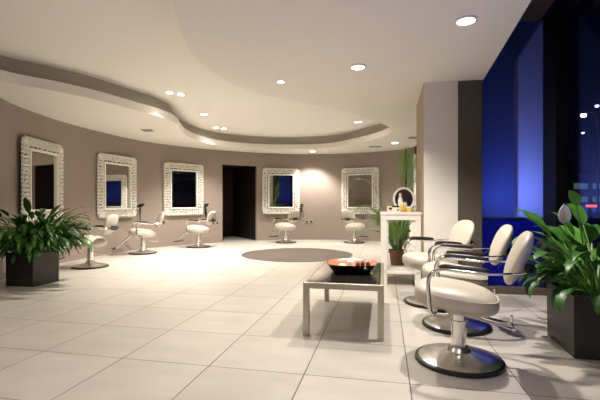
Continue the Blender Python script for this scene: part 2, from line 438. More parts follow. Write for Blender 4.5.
# ------------------------------------------------------------------ ceiling lights and fittings
def flo(px, py, z=0.0):
    d = (1.0 - z) * 400.0 / (py - 204.0); return ((px - 300) / 400.0 * d, d)
def downlight(px, py, z, label, power, twin=False, r=.075, grp='recessed downlights', cone=118, blend=.7, col=(1, .925, .84), aim=None):
    x, y = flo(px, py, z)
    t = thing('downlight', label, 'downlight', (x, y, z), 0, grp)
    if z == HZ: cone, blend = 112, .9
    bm = bmesh.new()
    if twin:
        for s in (-1, 1): add_lathe(bm, [(r * .80, -.001), (r * 1.0, -.004), (r * 1.08, -.012), (r * .84, -.014), (r * .80, -.006)], (s * r * 1.15, s * .05, 0), 28, False)
    else: add_lathe(bm, [(r * .80, -.001), (r * 1.12, -.001), (r * 1.16, -.008), (r * .86, -.014), (r * .80, -.006)], (0, 0, 0), 32, False)
    obj('trim_ring', bm, M['plastic_white'], t)
    for s in ((-1, 1) if twin else (0,)):
        bm = bmesh.new(); add_lathe(bm, [(r * .79, -.0015), (r * .78, -.007), (r * .4, -.011), (.004, -.012)], (s * r * 1.15, s * .05, 0), 24)
        obj('lamp', bm, M['lamp'], t)
    ld = bpy.data.lights.new('downlight_beam', 'SPOT'); ld.energy = power; ld.spot_size = R(cone); ld.spot_blend = blend
    ld.shadow_soft_size = .045; ld.color = col
    lo = bpy.data.objects.new('downlight_beam', ld); C.objects.link(lo); lo.parent = t; lo.location = (0, 0, -.06)
    if aim:
        d = Vector(aim) - V(x, y, z); lo.rotation_euler = d.to_track_quat('-Z', 'Y').to_euler()
    return t
WARM = (1, .925, .84)
downlight(466, 20, LZ, 'large round downlight nearest the window edge of the ceiling', 80)
downlight(358, 66.5, LZ, 'round downlight in the ceiling left of the cream column', 65)
downlight(281, 81, LZ, 'smallest round downlight in the middle of the ceiling', 32, r=.045)
downlight(395, 142.5, LZ, 'round downlight between the recess tip and the column', 70, r=.085)
downlight(313, 151, LZ, 'round downlight close to the back wall between two mirrors', 110, r=.085, aim=(.32, 11.0, 1.0), cone=100)
downlight(358, 121.5, HZ, 'downlight inside the right end of the ceiling recess', 170, r=.085)
downlight(175, 93, HZ, 'twin downlight in the left part of the ceiling recess', 215, True, r=.062)
downlight(204, 114, HZ, 'downlight between the two twin downlights of the recess', 200, r=.075)
downlight(220, 128, HZ, 'twin downlight at the far side of the ceiling recess', 215, True, r=.07)
# unseen downlights added out of frame to fill the room with light
for (x, y, z, e) in ((-2.3, 2.2, HZ, 60), (.4, .6, LZ, 34), (-1.7, -.9, LZ, 40), (.2, -2.4, LZ, 40)):
    ld = bpy.data.lights.new('added_fill_beam', 'SPOT'); ld.energy = e; ld.spot_size = R(125); ld.spot_blend = .8; ld.shadow_soft_size = .05; ld.color = WARM
    lo = bpy.data.objects.new('added_fill_beam', ld); C.objects.link(lo); lo.location = (x, y, z - .07)
    t = thing('downlight', 'unseen fill downlight added in the ceiling behind the viewer', 'downlight', (x, y, z), 0, 'fill downlights added behind the viewer')
    bm = bmesh.new(); add_lathe(bm, [(.06, -.001), (.084, -.001), (.087, -.008), (.064, -.014), (.06, -.006)], (0, 0, 0), 24, False); obj('trim_ring', bm, M['plastic_white'], t)
    bm = bmesh.new(); add_lathe(bm, [(.059, -.0015), (.058, -.007), (.004, -.012)], (0, 0, 0), 20); obj('lamp', bm, M['lamp'], t)
for (px, py, r, nm, lab) in ((147.5, 130, .10, 'ceiling_vent', 'grey slot vent in the low ceiling above the second mirror from left'),
                             (375, 146.3, .14, 'ceiling_vent', 'grey slot vent in the low ceiling above the mirror beside the console'),
                             (413, 137.5, .09, 'ceiling_vent', 'small grey vent in the ceiling against the column')):
    x, y = flo(px, py, LZ)
    t = thing(nm, lab, 'vent', (x, y, LZ), 0, 'slot vents in the low ceiling')
    bm = bmesh.new(); add_box(bm, (0, 0, -.006), (r * 2, .16, .012)); obj('vent_plate', bm, M['grey'], t, bevel=.003)
    bm = bmesh.new()
    for k in range(4): add_box(bm, (0, -.054 + k * .036, -.014), (r * 1.8, .008, .008))
    obj('louvre', bm, M['grey'], t, smooth=False)

# blue light boxes behind the blinds
def area(name, loc, rot, sx, sy, e, col):
    ld = bpy.data.lights.new(name, 'AREA'); ld.shape = 'RECTANGLE'; ld.size = sx; ld.size_y = sy; ld.energy = e; ld.color = col
    lo = bpy.data.objects.new(name, ld); C.objects.link(lo); lo.location = loc; lo.rotation_euler = rot
    return lo
def aimrot(a, b): return (Vector(b) - Vector(a)).to_track_quat('-Z', 'Y').to_euler()
area('blue_led_bar', (2.42, 5.0, .90), aimrot((2.42, 5.0, .9), (2.42, 4.6, 1.9)), .6, .06, 4.6, (.17, .27, 1))
area('blue_led_bar_low', (2.42, 5.02, .42), aimrot((2.42, 5.02, .42), (2.40, 4.5, .45)), .6, .5, .9, (.08, .13, 1))

# ------------------------------------------------------------------ mirrors
FW, FH, BW = 1.04, 1.25, .175
def carved_piece(bm, c, ang, L, Wd, hgt, curl):
    pts = []
    for k in range(6):
        t = k / 5; a = ang + curl * t
        pts.append((c[0] + (t - .5) * L * math.cos(a), -hgt * (.4 + .6 * math.sin(PI * t)) - .012, c[1] + (t - .5) * L * math.sin(a)))
    add_tube(bm, pts, [Wd * (.35 + .65 * math.sin(PI * (.1 + .8 * k / 5))) for k in range(6)], 6, flat=.8)
def make_mirror(label):
    t = thing('wall_mirror', label, 'mirror', group='carved mirrors along the curved wall')
    r = random.Random(3)
    bm = bmesh.new()
    hw, hh = FW / 2, FH / 2
    # rim beads
    def frame_rect(hx, hz, wd, dep, y0):
        for sgn in (-1, 1):
            add_box(bm, (0, y0 - dep / 2, sgn * (hz - wd / 2)), (2 * hx, dep, wd))
            add_box(bm, (sgn * (hx - wd / 2), y0 - dep / 2, 0), (wd, dep, 2 * hz - 2 * wd))
    frame_rect(hw - .012, hh - .012, .022, .03, 0)
    # carving between rim and inner moulding
    band = BW - .04
    per = []
    n = 0
    def side(x0, z0, x1, z1, cnt):
        for i in range(cnt):
            s = (i + .5) / cnt
            per.append((x0 + (x1 - x0) * s, z0 + (z1 - z0) * s, math.atan2(z1 - z0, x1 - x0)))
    mx, mz = hw - band / 2 - .004, hh - band / 2 - .004
    side(-mx, mz, mx, mz, 15); side(-mx, -mz, mx, -mz, 15); side(-mx, -mz, -mx, mz, 18); side(mx, -mz, mx, mz, 18)
    for i, (x, z, a) in enumerate(per):
        s = 1 if i % 2 else -1
        nx, nz = -math.sin(a), math.cos(a)
        j1, j2, j3 = r.uniform(-.5, .5), r.uniform(-.5, .5), r.uniform(-.012, .012)
        carved_piece(bm, (x + nx * j3, z + nz * j3), a + s * .8 + j1, .125, .019, .022, s * 1.4)
        carved_piece(bm, (x + nx * .042, z + nz * .042), a - s * .5 + j2, .080, .017, .028, -s * 1.5)
        carved_piece(bm, (x - nx * .044, z - nz * .044), a - s * .5 - j2, .080, .017, .028, s * 1.5)
        if r.random() < .75: carved_piece(bm, (x + nx * r.uniform(-.05, .05), z + nz * r.uniform(-.05, .05)), r.uniform(0, PI), .07, .016, .026, 1.2)
        # scallops on the outer edge and rosette
        ox = nx if (x * nx + z * nz) > 0 else -nx; oz = nz if (x * nx + z * nz) > 0 else -nz
        add_superell(bm, (x + ox * band * .46, -.018, z + oz * band * .46), (.032, .015, .022), 1, 1, nu=10, nv=6)
        if i % 3 == 0: add_superell(bm, (x, -.03, z), (.022, .02, .022), 1, 1, nu=10, nv=6)
    for sx in (-1, 1):
        for sz in (-1, 1):
            add_superell(bm, (sx * mx, -.022, sz * mz), (.055, .024, .055), 1, 1, nu=12, nv=6)
            for q in range(5):
                a = q * 2 * PI / 5
                carved_piece(bm, (sx * mx + .045 * math.cos(a), sz * mz + .045 * math.sin(a)), a, .09, .017, .026, .9)
    fr = obj('frame', bm, M['frame'], t)
    bm = bmesh.new()
    add_box(bm, (0, -.004, hh - BW / 2 - .01), (FW - .04, .006, BW - .05)); add_box(bm, (0, -.004, -hh + BW / 2 + .01), (FW - .04, .006, BW - .05))
    for s in (-1, 1): add_box(bm, (s * (hw - BW / 2 - .01), -.004, 0), (BW - .05, .006, FH - 2 * BW + .04))
    obj('gap_shade_board', bm, M['frame_shade'], t, smooth=False)
    bm = bmesh.new(); ix, iz = hw - BW + .022, hh - BW + .022
    frame_rect(ix, iz, .032, .045, 0)
    obj('inner_moulding', bm, M['frame_in'], t, smooth=False, bevel=.006)
    bm = bmesh.new(); add_box(bm, (0, -.010, 0), (2 * ix - .04, .008, 2 * iz - .04)); obj('mirror_glass', bm, M['mirror'], t, smooth=False)
    return t
mspec = [(19, 62.5, 2.0, 'carved cream mirror at far left, above the square black planter of lilies'),
         (97, 135, -2.0, 'carved cream mirror second from left, reflecting another carved frame with blue inside'),
         (164.5, 202, 0, 'carved cream mirror just left of the dark doorway'),
         (262.5, 299, 2.0, 'carved cream mirror just right of the dark doorway'),
         (342, 379, 0, 'carved cream mirror nearest the white console, furthest right of the five')]
mtw = {}
m0 = make_mirror(mspec[0][3])
for i, (xa, xb, tw, lab) in enumerate(mspec):
    m = m0 if i == 0 else copy_tree(m0)
    m['label'] = lab
    a, b = on_wall(xa), on_wall(xb)
    d = (b - a).normalized(); n = V(d.y, -d.x, 0)        # into the room
    # sagitta: keep the back of the frame clear of the curved wall
    c = (a + b) / 2
    print('mirror', i, 'chord', round((b - a).length, 3), 'sag')
    off = .012 + abs(tw) * .0095; dh = V(c.x, c.y, 0).normalized(); q_ = c - dh * (off / abs(dh.dot(n)))
    m.location = (q_.x, q_.y, 1.355)
    m.rotation_euler = (0, 0, math.atan2(d.y, d.x) + R(tw))

# ------------------------------------------------------------------ salon chairs  (local +X = front)
def make_chair(label, group, footrest):
    t = thing('salon_chair', label, 'chair', group=group)
    bm = bmesh.new()
    add_lathe(bm, [(.256, .020), (.243, .030), (.18, .043), (.12, .058), (.075, .072), (.062, .095), (.0001, .097)], seg=48)
    obj('base_dome', bm, M['brushed'], t)
    bm = bmesh.new(); add_lathe(bm, [(.246, .001), (.266, .001), (.271, .010), (.267, .022), (.250, .027), (.238, .018)], seg=48)
    obj('base_ring', bm, M['black'], t)
    bm = bmesh.new()
    add_lathe(bm, [(.052, .09), (.054, .105), (.046, .11), (.046, .235), (.053, .238), (.053, .262), (.044, .266), (.044, .345), (.07, .348), (.07, .36)], seg=28)
    obj('pedestal', bm, M['chrome'], t)
    bm = bmesh.new(); add_box(bm, (0, 0, .358), (.22, .20, .014)); add_box(bm, (.09, 0, .362), (.05, .50, .010)); obj('seat_plate', bm, M['black'], t, bevel=.004)
    def warp(p):
        x, y, z = p
        z2 = z + .035 * (x / .27) * (1 if z > 0 else .7)
        if z > 0: z2 += .010 * (1 - min(1, (x / .27) ** 2 + (y / .26) ** 2))
        return V(x, y * (1 + .05 * x / .27), z2)
    bm = bmesh.new(); add_superell(bm, (.018, 0, .408), (.250, .245, .085), .72, .72, nu=44, nv=18, warp=warp)
    sc = obj('seat', bm, M['leather'], t, smooth='all')
    bm = bmesh.new()
    ppts = []
    for k in range(49):
        a = 2 * PI * k / 48; ca, sa = math.cos(a), math.sin(a)
        x = .243 * math.copysign(abs(ca) ** .72, ca); y = .238 * math.copysign(abs(sa) ** .72, sa)
        ppts.append((x + .015, y * (1 + .05 * x / .27), .440 + .03 * x / .27))
    add_tube(bm, ppts, .0045, 6, cap=False); obj('piping', bm, M['leather'], sc)
    # backrest pad
    mb = Matrix.Translation((-.335, 0, .675)) @ Matrix.Rotation(R(-21), 4, 'Y')
    def bw(p):
        k = 1 + .07 * (p.z / .19)
        return V(p.x - .12 * p.y * p.y / .2 * -1 * .6, p.y * k, p.z)
    bm = bmesh.new(); add_superell(bm, (0, 0, 0), (.044, .185, .172), .80, .92, mtx=mb, nu=36, nv=20, warp=bw)
    obj('backrest', bm, M['leather'], t, smooth='all')
    # steel band that carries the backrest
    bm = bmesh.new()
    band = catmull([(-.12, -.268, .603), (-.25, -.262, .612), (-.36, -.20, .618), (-.405, -.08, .62), (-.41, 0, .62), (-.405, .08, .62), (-.36, .20, .618), (-.25, .262, .612), (-.12, .268, .603)], 5)
    add_tube(bm, band, .0115, 8, flat=.6); obj('back_band', bm, M['chrome'], t)
    bm = bmesh.new(); add_box(bm, (-.388, 0, .62), (.05, .12, .06)); add_tube(bm, band[10:-10], .0165, 8, flat=.8); obj('back_bracket', bm, M['black'], t, bevel=.004)
    for s in (-1, 1):
        bm = bmesh.new()
        path = catmull([(.125, s * .235, .352), (.135, s * .262, .352), (.150, s * .268, .375), (.158, s * .269, .46), (.160, s * .27, .545), (.135, s * .27, .600), (.075, s * .27, .620), (0, s * .27, .616), (-.16, s * .269, .606)], 6)
        add_tube(bm, path, .0125, 10); ar = obj('armrest', bm, M['chrome'], t)
        bm = bmesh.new()
        path = catmull([(.100, s * .27, .632), (.06, s * .27, .640), (-.02, s * .27, .637), (-.10, s * .27, .632), (-.165, s * .27, .622)], 5)
        add_tube(bm, path, [.010] + [.0165] * (len(path) - 2) + [.012], 10, flat=.75); obj('arm_pad', bm, M['armpad'], ar)
    if footrest:
        bm = bmesh.new()
        for s in (-1, 1): add_tube(bm, [(.20, s * .07, .385), (.36, s * .07, .27), (.50, s * .07, .14)], .010, 8)
        add_tube(bm, [(.50, -.15, .14), (.50, .15, .14)], .011, 8)
        f = obj('footrest', bm, M['chrome'], t)
        bm = bmesh.new(); add_box(bm, (.525, 0, .128), (.09, .27, .02)); obj('foot_pad', bm, M['black'], f, bevel=.006)
        bm = bmesh.new(); add_tube(bm, catmull([(-.03, 0, .25), (-.15, 0, .235), (-.26, 0, .23), (-.29, 0, .235)], 4), .008, 8); obj('pump_lever', bm, M['chrome'], t)
    else:
        bm = bmesh.new()
        add_tube(bm, catmull([(-.035, .03, .315), (-.14, .03, .285), (-.25, .05, .262), (-.305, .05, .255)], 4), .008, 8)
        add_tube(bm, catmull([(-.035, -.04, .315), (-.14, -.055, .285), (-.25, -.06, .262), (-.305, -.06, .255)], 4), .008, 8)
        add_tube(bm, [(-.305, -.075, .252), (-.305, .065, .252)], .010, 8)
        add_tube(bm, [(-.305, -.075, .252), (-.305, -.075, .305)], .008, 8)
        obj('pump_lever', bm, M['chrome'], t)
    return t
def put(o, x, y, hx, hy, lab):
    o.location = (x, y, 0); o.rotation_euler = (0, 0, math.atan2(hy, hx)); o['label'] = lab
    return o
g1 = 'cream styling chairs waiting by the table'
cA = make_chair('', g1, False)
put(cA, 1.012, 2.55, -.90, .38, 'cream vinyl styling chair in the foreground, nearest the viewer, on a chrome dome base')
put(copy_tree(cA), 1.28, 3.28, -.96, .26, 'cream styling chair in the middle of the three beside the low table')
put(copy_tree(cA), 1.325, 4.04, -.97, -.16, 'cream styling chair in front of the cream column, furthest of the three by the table')
g2 = 'cream styling chairs at the wall mirrors'
cW = make_chair('', g2, True)
put(cW, -3.33, 6.35, -1, .03, 'cream styling chair by the far left mirror, partly behind the leafy black planter')
put(copy_tree(cW), -3.18, 8.10, -.85, -.50, 'cream styling chair before the second mirror from left, seen turned with footrest out')
put(copy_tree(cW), -2.36, 9.30, -.9, .25, 'cream styling chair just left of the dark doorway')
put(copy_tree(cW), -.37, 10.40, -.62, .72, 'cream styling chair before the mirror just right of the doorway')
put(copy_tree(cW), 1.41, 10.35, .55, .8, 'cream styling chair before the mirror nearest the console')

# ------------------------------------------------------------------ hair dryer holders and sockets on the wall
def wall_frame(px, z, off=.0):
    p = on_wall(px); i = min(range(len(WP) - 1), key=lambda k: (WP[k] - p).length)
    d = (WP[min(i + 1, len(WP) - 1)] - WP[max(i - 1, 0)]).normalized(); n = V(d.y, -d.x, 0)
    return (p.x + n.x * off, p.y + n.y * off, z), math.atan2(d.y, d.x)
hold0 = None
for px, lab in ((137.8, 'black hair dryer hanging right of the second mirror from left'), (204.5, 'black hair dryer hanging right of the mirror beside the doorway'), (301.5, 'black hair dryer hanging in the middle of the back wall')):
    if hold0 is None:
        t = hold0 = thing('hair_dryer', lab, 'hair dryer', group='hair dryers on wall holders')
        bm = bmesh.new(); add_tube(bm, [(0, -.03, .06), (0, -.085, .075), (0, -.17, .10)], [.04, .042, .026], 14); obj('barrel', bm, M['black'], t)
        bm = bmesh.new(); add_tube(bm, catmull([(0, -.06, .05), (.0, -.07, -.02), (.0, -.06, -.11)], 4), .017, 8); obj('handle', bm, M['black'], t)
        bm = bmesh.new(); add_tube(bm, catmull([(0, -.06, -.11), (.01, -.05, -.20), (.04, -.03, -.25), (.06, -.02, -.18), (.05, -.012, -.08)], 5), .006, 6); obj('cord', bm, M['black'], t)
        bm = bmesh.new(); add_box(bm, (0, -.008, .05), (.07, .016, .11)); add_tube(bm, [(0 + .05 * math.cos(a * PI / 8), -.05 + .035 * math.sin(a * PI / 8), .035) for a in range(17)], .006, 6)
        obj('holder', bm, M['chrome'], t, bevel=.003)
    else: t = copy_tree(hold0)
    loc, rz = wall_frame(px, .89); t.location = loc; t.rotation_euler = (0, 0, rz); t['label'] = lab
s0 = None
for px, lab in ((215, 'double black wall socket left of the dark doorway'), (309, 'double black wall socket on the middle of the back wall')):
    if s0 is None:
        t = s0 = thing('wall_socket', lab, 'socket', group='double wall sockets')
        bm = bmesh.new()
        for s in (-1, 1): add_box(bm, (s * .06, -.005, 0), (.085, .010, .085))
        obj('socket_plate', bm, M['grey'], t, bevel=.003)
        bm = bmesh.new()
        for s in (-1, 1): add_lathe(bm, [(.026, 0), (.026, .006)], (0, 0, 0), 16)
        bm.free(); bm = bmesh.new()
        for s in (-1, 1): add_superell(bm, (s * .06, -.012, 0), (.027, .006, .027), .4, 1, nu=14, nv=6)
        obj('socket_insert', bm, M['black'], t)
    else: t = copy_tree(s0)
    loc, rz = wall_frame(px, .51, .001); t.location = loc; t.rotation_euler = (0, 0, rz); t['label'] = lab

# round inlay on the floor
bm = bmesh.new(); add_lathe(bm, [(1.10, 0), (1.10, .003), (1.09, .004), (.0001, .004)], (0, 0, 0), 72)
t = obj('round_mat', bm, M['inlay']); t.location = (-.06, 7.97, .0005); tag(t, 'round flat brown mat lying on the pale tiles beyond the table', 'mat')

# ------------------------------------------------------------------ coffee table
TB = V(.315 + .105, 3.53, 0)
t = thing('low_table', 'low steel-framed table with dark reflective top, standing left of the styling chairs', 'table', (.435, 3.535, 0), -TH)
tw_, tl_ = .60, 1.16
bm = bmesh.new()
hx, hy = tw_ / 2, tl_ / 2
for s in (-1, 1):
    add_box(bm, (0, s * (hy - .0225), .385), (tw_, .045, .045)); add_box(bm, (s * (hx - .0225), 0, .385), (.045, tl_ - .09, .045))
obj('table_frame', bm, M['satin'], t, smooth=False, bevel=.003)
bm = bmesh.new(); add_box(bm, (0, 0, .403), (tw_ - .05, tl_ - .05, .012)); obj('table_top', bm, M['tabletop'], t, smooth=False, bevel=.002)
for sx in (-1, 1):
    for sy in (-1, 1):
        bm = bmesh.new(); add_box(bm, (sx * (hx - .0225), sy * (hy - .0225), .181), (.045, .045, .362)); obj('leg', bm, M['satin'], t, smooth=False, bevel=.003)
TZ = .4095
bx_, by_ = .455, 3.52
t = thing('bowl', 'wide square black bowl with copper-red inside on the low table', 'bowl', (bx_, by_, TZ), -TH * .6)
bm = bmesh.new()
add_lathe(bm, [(.0001, 0), (.15, 0), (.16, .006), (.192, .045), (.212, .078), (.217, .079), (.213, .072)], seg=64, close=False, sup=3.4, sy=1.0)
obj('bowl_shell', bm, M['bowl'], t)
bm = bmesh.new()
add_lathe(bm, [(.213, .0785), (.205, .074), (.182, .046), (.15, .014), (.0001, .010)], seg=64, close=False, sup=3.4)
obj('bowl_lining', bm, M['copper'], t)
def inb(x, y, z): return (bx_ + x, by_ + y, TZ + z)
bm = bmesh.new(); add_lathe(bm, [(.03, 0), (.034, .004), (.034, .075), (.026, .080), (.0001, .078)], seg=24)
o = tag(obj('candle', bm, M['cream']), 'ivory pillar candle standing in the black bowl', 'candle'); o.location = inb(-.01, -.01, .0125)
bm = bmesh.new(); add_superell(bm, (0, 0, 0), (.038, .034, .030), .9, .9, nu=20, nv=10)
o = tag(obj('wax_ball', bm, M['cream']), 'small ivory ball in the black bowl, left of the candle', 'ball'); o.location = inb(-.085, -.02, .043)
p0 = None
for k, (x, y, lab) in enumerate(((.06, .03, 'brown dried pod in the bowl, just right of the candle'), (.105, .05, 'brown dried pod in the bowl, middle one right of the candle'), (.145, .01, 'brown dried pod in the bowl, nearest its right rim'))):
    if p0 is None:
        bm = bmesh.new()
        add_superell(bm, (0, 0, 0), (.020, .022, .026), .9, 1, nu=16, nv=10); add_tube(bm, [(0, 0, .024), (.003, 0, .034)], .004, 6)
        o = p0 = obj('dried_pod', bm, M['pod'])
    else: o = p0.copy(); C.objects.link(o)
    o.location = inb(x, y, .048 + .004 * k); tag(o, lab, 'dried pod', 'dried pods in the bowl')

# ------------------------------------------------------------------ peace lilies
def leaf(bm, base, az, el, pet, L, Wd, droop, seg=9, mi=0, stalk=.0045):
    pos = Vector(base); e = el; pts = [pos.copy()]; es = [e]
    for k in range(4):
        e -= droop * .10; pos = pos + V(math.cos(az) * math.cos(e), math.sin(az) * math.cos(e), math.sin(e)) * (pet / 4); pts.append(pos.copy())
    nf = len(bm.faces)
    add_tube(bm, pts, stalk, 5, cap=False)
    bm.faces.ensure_lookup_table()
    for f in bm.faces[nf:]: f.material_index = 1
    side = V(-math.sin(az), math.cos(az), 0); prev = None
    for k in range(seg + 1):
        s = k / seg
        wd = Wd * (math.sin(PI * s ** .72) ** .8 if 0 < s < 1 else 0) * .5
        n = V(-math.cos(az) * math.sin(e), -math.sin(az) * math.sin(e), math.cos(e))
        wave = .10 * math.sin(k * 1.7 + az * 5) * wd
        row = [bm.verts.new(pos + side * wd + n * (wd * .28 + wave)), bm.verts.new(pos), bm.verts.new(pos - side * wd + n * (wd * .28 - wave))]
        if prev:
            for q in (0, 1):
                f = bm.faces.new((prev[q], prev[q + 1], row[q + 1], row[q])); f.material_index = mi
        prev = row
        e -= droop * (.55 + .9 * s) / seg
        pos = pos + V(math.cos(az) * math.cos(e), math.sin(az) * math.cos(e), math.sin(e)) * (L / seg)
def potted_lily(label, loc, rz, size, h, leaves, flowers, mlist):
    t = thing('potted_peace_lily', label, 'potted plant', loc, rz)
    hs = size / 2; wt = .018
    bm = bmesh.new()
    prof = [(hs, 0), (hs, h), (hs - wt, h), (hs - wt, h - .05)]
    rings = []
    for (s, z) in [(hs * .985, 0)] + prof[1:]:
        rings.append([bm.verts.new((sx * s, sy * s, z)) for sx, sy in ((-1, -1), (1, -1), (1, 1), (-1, 1))])
    for a, b in zip(rings, rings[1:]):
        for i in range(4): bm.faces.new((a[i], a[(i + 1) % 4], b[(i + 1) % 4], b[i]))
    bm.faces.new(rings[0])
    obj('planter', bm, M['planter'], t, smooth=False, bevel=.004)
    bm = bmesh.new(); add_box(bm, (0, 0, h - .055), (size - 2 * wt, size - 2 * wt, .02)); obj('soil', bm, M['soil'], t, smooth=False)
    bm = bmesh.new()
    r = random.Random(int(size * 1000 + loc[1] * 77))
    for q in range(leaves[0]):
        az = r.uniform(0, 2 * PI); rad = r.uniform(0, hs * .75)
        kind = r.random()
        el = R(r.uniform(58, 86)) if kind < .6 else R(r.uniform(44, 66))
        sc_ = leaves[1] * r.uniform(.75, 1.15) * ((.70 if size < .45 else .80) if math.cos(az + rz) < -.2 else 1)
        leaf(bm, (rad * math.cos(az), rad * math.sin(az), h - .045), az + r.uniform(-.4, .4), el, leaves[2] * sc_ * r.uniform(.45, 1.08), .30 * sc_, (.075 if size < .45 else .090) * sc_ * r.uniform(.7, 1.2), r.uniform(.7, 1.7) if kind < .35 else r.uniform(1.2, 2.1), mi=0 if r.random() < .8 else 2)
    if size > .45: leaf(bm, (-.08, -.02, h - .045), R(232), R(84), .66, .17, .07, .9, mi=2)
    obj('foliage', bm, mlist, t, recalc=False)
    for (x, y, z) in flowers:
        bm = bmesh.new(); add_tube(bm, catmull([(x * .4, y * .4, h - .045), (x * .8, y * .8, h + (z - h) * .5), (x, y, z)], 5), .0035, 6)
        fs = obj('flower_stalk', bm, M['stalk'], t)
        bm = bmesh.new()
        prev = None
        for k in range(9):
            s = k / 8; wd = .040 * (math.sin(PI * s ** .8) ** .7 if 0 < s < 1 else 0)
            ph = s * .13
            row = [bm.verts.new((x + u * wd, y + .022 * (abs(u) ** 2) * -1 * (1 if wd else 0) - .01 * s + .012, z - .01 + ph)) for u in (-1, -.5, 0, .5, 1)]
            if prev:
                for q in range(4): bm.faces.new((prev[q], prev[q + 1], row[q + 1], row[q]))
            prev = row
        so = obj('flower', bm, M['spathe'], t, smooth='all')
        md = so.modifiers.new('t', 'SOLIDIFY'); md.thickness = .003
        bm = bmesh.new(); add_superell(bm, (x, y - .004, z + .04), (.008, .008, .035), 1, 1, nu=8, nv=8); obj('spadix', bm, M['yellow'], so); 
    return t
# left planter
LM = [M['leaf'], M['stalk'], M['leaf_light']]
lc = V(-3.21, 4.80, 0) + DA * .205 - DB * .20
pl = potted_lily('bushy green peace lily in a square black planter at the left edge', (lc.x, lc.y, 0), -TH, .40, .40, (560, .84, .62), [(.02, -.10, .66)], LM)
rc = V(1.77, 2.585, 0) + V(.25, 1, 0).normalized() * .25 + V(1, -.25, 0).normalized() * .25
pr = potted_lily('tall peace lily with a white flower in a square black planter by the window', (rc.x, rc.y, 0), -R(14), .50, .405, (210, 1.08, .47), [(-.29, -.20, .88)], LM)

# ------------------------------------------------------------------ console with products, palm behind it
t = thing('console_table', 'white open console table standing against the cream column', 'console table', (1.279, 5.11, 0), -TH)
cw, cd, ch = .50, .50, .90
hx, hy = cw / 2, cd / 2
bm = bmesh.new(); add_box(bm, (0, 0, ch - .016), (cw, cd, .032)); obj('console_top', bm, M['white'], t, smooth=False, bevel=.003)
bm = bmesh.new()
for s in (-1, 1): add_box(bm, (0, s * (hy - .02), ch - .064), (cw - .02, .025, .064))
for s in (-1, 1): add_box(bm, (s * (hx - .02), 0, ch - .064), (.025, cd - .08, .064))
obj('apron', bm, M['white'], t, smooth=False, bevel=.002)
for sx in (-1, 1):
    for sy in (-1, 1):
        bm = bmesh.new(); wleg = .075 if sx < 0 else .075
        add_box(bm, (sx * (hx - .01 - wleg / 2), sy * (hy - .04), (ch - .03) / 2), (wleg, .06, ch - .03)); lg = obj('leg', bm, M['white'], t, smooth=False, bevel=.004)
        if sy > 0: continue
        # carved scalloped edge on the inner side of the leg
        bm = bmesh.new()
        nsc = 7
        for k in range(nsc):
            zz = .80 - k * .088
            sgn = -sx
            wd = (.040 if sx > 0 else .014)
            add_superell(bm, (sx * (hx - .01 - wleg) + sgn * wd * .6, sy * (hy - .04) , zz), (wd, .016, .046), .8, .9, nu=12, nv=8)
            add_superell(bm, (sx * (hx - .01 - wleg) + sgn * wd * .3, sy * (hy - .04) , zz - .044), (wd * .7, .02, .02), .8, .9, nu=10, nv=6)
        obj('carved_edge', bm, M['frame'], lg)
bm = bmesh.new(); add_box(bm, (0, 0, .160), (cw - .03, cd - .02, .03)); obj('bottom_shelf', bm, M['white'], t, smooth=False, bevel=.003)
ct = Matrix.Translation((1.279, 5.11, 0)) @ Matrix.Rotation(-TH, 4, 'Z')
def cpos(x, y, z=ch): return tuple(ct @ V(x, y, z + .0005))
PS = 1.25
# round vanity mirror, white ring
t = thing('vanity_mirror', 'round white-rimmed mirror standing on the white console', 'mirror', cpos(.05, .06), -TH)
bm = bmesh.new()
ringp = [(.125 * math.cos(a * 2 * PI / 40), .03 * math.sin(a * 2 * PI / 40) * 1.0, (.163) + .140 * math.sin(a * 2 * PI / 40)) for a in range(41)]
add_tube(bm, ringp, .015, 10, cap=False); obj('mirror_rim', bm, M['white'], t)
bm = bmesh.new()
add_superell(bm, (0, 0, 0), (.122, .006, .136), .35, 1, mtx=Matrix.Translation((0, 0, .163)) @ Matrix.Rotation(-.21, 4, 'X'), nu=36, nv=8); obj('mirror_glass', bm, mat('dark_reflection_mirror', (.09, .07, .06), .08, metal=1), t)  # glass coloured dark to paint in a dark reflection
bm = bmesh.new(); add_lathe(bm, [(.0001, 0), (.07, 0), (.07, .008), (.02, .014), (.0001, .014)], (0, -.02, 0)); obj('mirror_foot', bm, M['white'], t)
def product(name, prof, m, x, y, lab, cat, capm=None, capp=None, seg=18):
    t = thing(name, lab, cat, cpos(x, y), 0, 'hair products on the console'); t.scale = (PS, PS, PS)
    bm = bmesh.new(); add_lathe(bm, prof, seg=seg); obj('body', bm, m, t)
    if capp: bm = bmesh.new(); add_lathe(bm, capp, seg=seg); obj('cap', bm, capm, t)
BT = lambda r, h: [(r * .9, 0), (r, .004), (r, h * .8), (r * .5, h), (.0001, h)]
CP = lambda r, h0, h1: [(r, h0), (r, h1), (.0001, h1 + .001)]
product('bottle', BT(.024, .15), M['plastic_white'], .0, -.10, 'tallest white bottle before the round mirror on the console', 'bottle', M['beige'], CP(.014, .145, .185))
product('bottle', BT(.020, .10), M['beige'], .055, -.12, 'beige bottle just right of the tallest white bottle', 'bottle', M['black'], CP(.011, .096, .125))
product('jar', [(.03, 0), (.033, .004), (.033, .045), (.0001, .046)], M['cream'], -.06, -.13, 'ivory jar with black lid on the console', 'jar', M['black'], CP(.034, .046, .062))
product('jar', [(.028, 0), (.03, .004), (.03, .04), (.0001, .041)], M['yellow'], .105, -.14, 'amber yellow jar with pale lid on the console', 'jar', M['plastic_white'], CP(.031, .041, .054))
product('bottle', BT(.018, .085), M['yellow'], .02, -.17, 'small amber bottle at the front edge of the console', 'bottle', M['plastic_white'], CP(.010, .08, .1))
